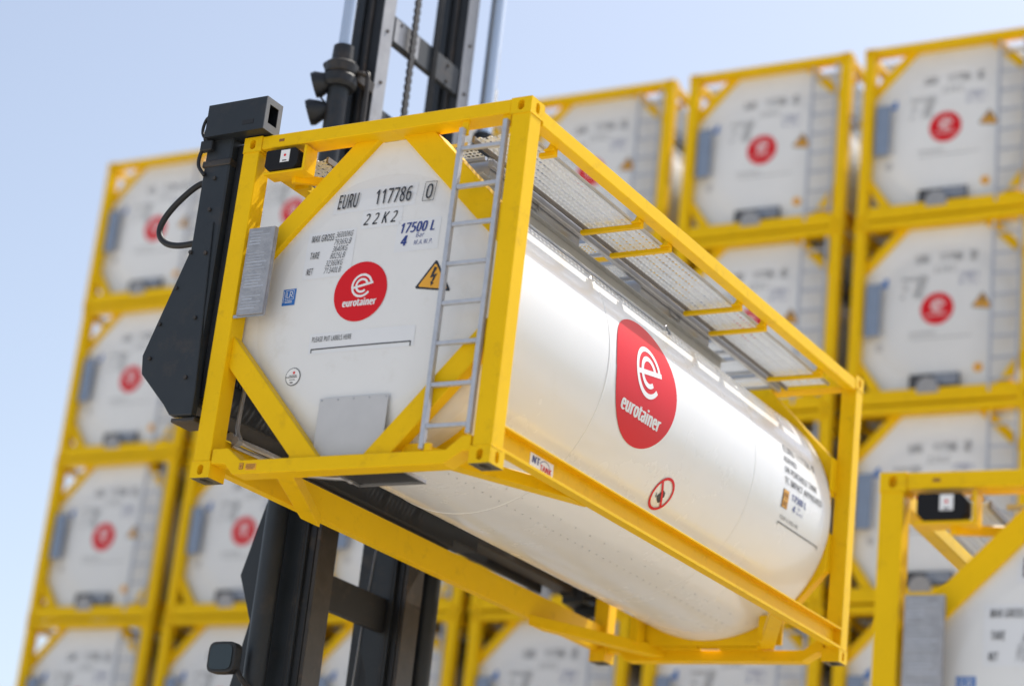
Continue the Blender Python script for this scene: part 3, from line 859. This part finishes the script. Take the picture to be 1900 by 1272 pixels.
# spreader beam and end arms
tb('spreader_beam', DR2, -1.62, -1.34, 1.55, 3.62, .49, .86, .012)
tb('spreader_beam_end', DR2, -1.60, -1.36, .30, 1.56, .63, .88, .010)
tb('beam_wear_strip', GRS, -1.58, -1.40, 1.6, 3.58, .478, .4895, .002)
tb('spreader_beam_rib', DR2, -1.66, -1.62, .4, 5.6, .60, .70, .004)
tb('telescopic_beam', DR2, -1.60, -1.37, 3.4, 4.05, .565, .83, .01)
tb('telescopic_beam', GRS, -1.58, -1.40, 3.9, 6.02, .655, .80, .008)
ht = MB()
for k in range(34):
    y = .42 + k * .036
    ht.box(-1.40, -1.34, y, y + .026, .862, .95)
ht.build('hose_track', RUB, T, kind='stuff')
tb('spreader_mount', DR2, -1.86, -1.60, 2.4, 3.95, .52, .95, .012)
for front in (True, False):
    f = (lambda y: y) if front else (lambda y: L - y)
    def fb(name, m, x0, x1, y0, y1, z0, z1, bev, parent=T):
        ya, yb = sorted((f(y0), f(y1)))
        return MB().box(x0, x1, ya, yb, z0, z1).build(name, m, parent, bev)
    fb('arm_column', DRK, -1.525, -1.285, -.03, .25, .56, 2.64, .012)
    fb('arm_column_liner', DR2, -1.284, -1.228, .04, .24, .62, 2.58, .006)
    pts = [(-1.34, 1.95), (-1.455, 1.89), (-1.800, .95), (-1.780, .81), (-1.53, .56), (-1.46, .475), (-1.26, .465), (-1.26, .66)]
    ya, yb = sorted((f(-.045), f(.02)))
    MB().prism(pts, 'y', ya, yb).build('arm_guard_plate', DRK, T, .006)
    ya, yb = sorted((f(.02), f(.28)))
    MB().prism([(-1.46, 1.6), (-1.75, .95), (-1.74, .88), (-1.52, .62), (-1.38, .62), (-1.38, 1.6)], 'y', ya, yb).build('arm_bracket', DR2, T, .01)
    fb('arm_foot', GRS, -1.46, -1.25, -.02, .20, .43, .46, .006)
    # twistlock housing: hollow box over the corner casting
    ya, yb = sorted((f(-.105), f(.085)))
    b = MB()
    x0, x1, z0, z1 = -1.50, -.965, 2.612, 2.87
    tk = .022
    b.box(x0, x1, ya, ya + tk, z0, z1); b.box(x0, x1, yb - tk, yb, z0, z1)
    b.box(x0, x1 - .001, ya + tk, yb - tk, z1 - tk, z1 - .001); b.box(x0, x1 - .001, ya + tk, yb - tk, z0 + .001, z0 + tk)
    b.box(x0 + .001, x0 + tk, ya + tk, yb - tk, z0 + tk, z1 - tk)
    hs = b.build('twistlock_housing', DRK, T)
    b = MB()
    b.box(x1, x1 + .006, ya, ya + .04, z0, z1); b.box(x1, x1 + .006, yb - .045, yb, z0, z1)
    b.box(x1, x1 + .006, ya + .04, yb - .045, z1 - .05, z1); b.box(x1, x1 + .006, ya + .04, yb - .045, z0, z0 + .06)
    b.build('housing_end_plate', EPL, hs)
    ye = f(-.106)
    fb('housing_slot', RUB, -1.16, -1.06, -.1075, -.105, 2.665, 2.70, 0, hs)
    MB().tube([(-1.138, f(.09), 2.55), (-1.138, f(.09), 2.635)], .03, 12).build('twistlock', GRS, hs, smooth='auto')
    if front:
        fb('arm_collar', GRS, -1.535, -1.275, -.041, .26, 2.40, 2.45, .006)
        MB().tube([(-1.44, .10, 2.33), (-1.60, .06, 2.32), (-1.76, .04, 2.20), (-1.88, .04, 2.07), (-1.91, .04, 1.96), (-1.84, .04, 1.87), (-1.70, .04, 1.83), (-1.50, .04, 1.835)], .024, 10, spline=True).build('loop_hose', RUB, T, smooth=True)
        for dx, zz in ((0, 0), (.03, .05)):
            MB().tube([(-1.44, -.06, 2.76 + zz), (-1.51 - dx, -.06, 2.74 + zz), (-1.53 - dx, -.06, 2.62 + zz), (-1.47, -.06, 2.53 + zz)], .012, 8, spline=True).build('feed_hose', RUB, T, smooth=True)
        MB().tube([(-1.47, -.05, 2.56), (-1.55, -.05, 2.53), (-1.56, -.05, 2.42), (-1.49, -.05, 2.33)], .014, 8, spline=True).build('feed_hose', RUB, T, smooth=True)
        fb('hose_clamp', DR2, -1.55, -1.44, -.08, -.03, 2.52, 2.60, .006)
# mirror on its stalk
mo = MB()
pts = []
cx, cz, a_, b_ = -2.275, -.80, .135, .125
for k in range(24):
    t = 2 * math.pi * k / 24
    c_, s_ = math.cos(t), math.sin(t)
    pts.append((cx + a_ * math.copysign(abs(c_) ** .45, c_), cz + b_ * math.copysign(abs(s_) ** .45, s_)))
mo.prism(pts, 'y', 1.94, 2.03)
mr = mo.build('mirror_shell', DR2, T, .012, seg=2)
MB().prism([(cx + (p[0] - cx) * .8, cz + (p[1] - cz) * .8) for p in pts], 'y', 1.932, 1.938).build('mirror_glass', GLS, mr)
MB().tube([(-2.18, 2.02, -.86), (-2.10, 2.05, -.98), (-2.08, 2.3, -1.05), (-2.3, 2.4, -1.1)], .022, 8, spline=True).build('mirror_stalk', RUB, T, smooth=True)
# truck below the frame
tb('chassis', CABY, -7.6, -2.45, 2.1, 4.1, ZB + .55, ZB + 1.35, .05)
tb('counterweight', CABY, -8.2, -6.3, 1.9, 4.3, ZB + .6, ZB + 2.1, .12)
cab = tb('cab', CABY, -5.6, -4.0, 2.2, 3.9, ZB + 1.36, ZB + 2.95, .08)
tb('cab_window', GLS, -3.995, -3.985, 2.35, 3.75, ZB + 1.9, ZB + 2.8, .0, cab)
for x, r, w in ((-3.0, .75, .62), (-6.9, .60, .45)):
    for y in (1.85, 4.35):
        ty = MB().tube([(x, y - w / 2, ZB + r), (x, y - w / 2 + .08, ZB + r), (x, y + w / 2 - .08, ZB + r), (x, y + w / 2, ZB + r)], [r * .9, r, r, r * .9], 32).build('tyre', RUB, T, smooth='auto')
        MB().tube([(x, y - w / 2 - .01, ZB + r), (x, y + w / 2 + .01, ZB + r)], r * .55, 24).build('rim', CABY, ty, smooth='auto')

# bolt heads on arm and mast plates
bolts = [((-1.50, -.0465, 1.72), (0, -1, 0)), ((-1.58, -.0465, 1.45), (0, -1, 0)), ((-1.68, -.0465, 1.18), (0, -1, 0)), ((-1.72, -.0465, .92), (0, -1, 0)), ((-1.36, -.0465, 1.70), (0, -1, 0)), ((-1.36, -.0465, 1.20), (0, -1, 0)), ((-1.36, -.0465, .75), (0, -1, 0)),
         ((-1.40, -.032, 2.30), (0, -1, 0)), ((-1.40, -.032, 2.05), (0, -1, 0)), ((-2.2, 2.333, .4), (0, -1, 0)), ((-2.3, 2.333, .0), (0, -1, 0)), ((-2.25, 2.333, -.4), (0, -1, 0)), ((-2.3, 2.333, -.9), (0, -1, 0)),
         ((-1.945, 2.54, 4.4), (1, 0, 0)), ((-1.945, 2.54, 4.9), (1, 0, 0)), ((-1.945, 3.84, 4.9), (1, 0, 0)), ((-1.945, 3.84, 5.4), (1, 0, 0)), ((-1.958, 2.75, 5.06), (1, 0, 0)), ((-1.958, 3.55, 5.06), (1, 0, 0)), ((-1.958, 3.55, 4.90), (1, 0, 0))]
for p, d in bolts:
    p = Vector(p); d = Vector(d)
    MB().tube([p, p + d * .012], .016, 6).build('bolt', GRS, T)
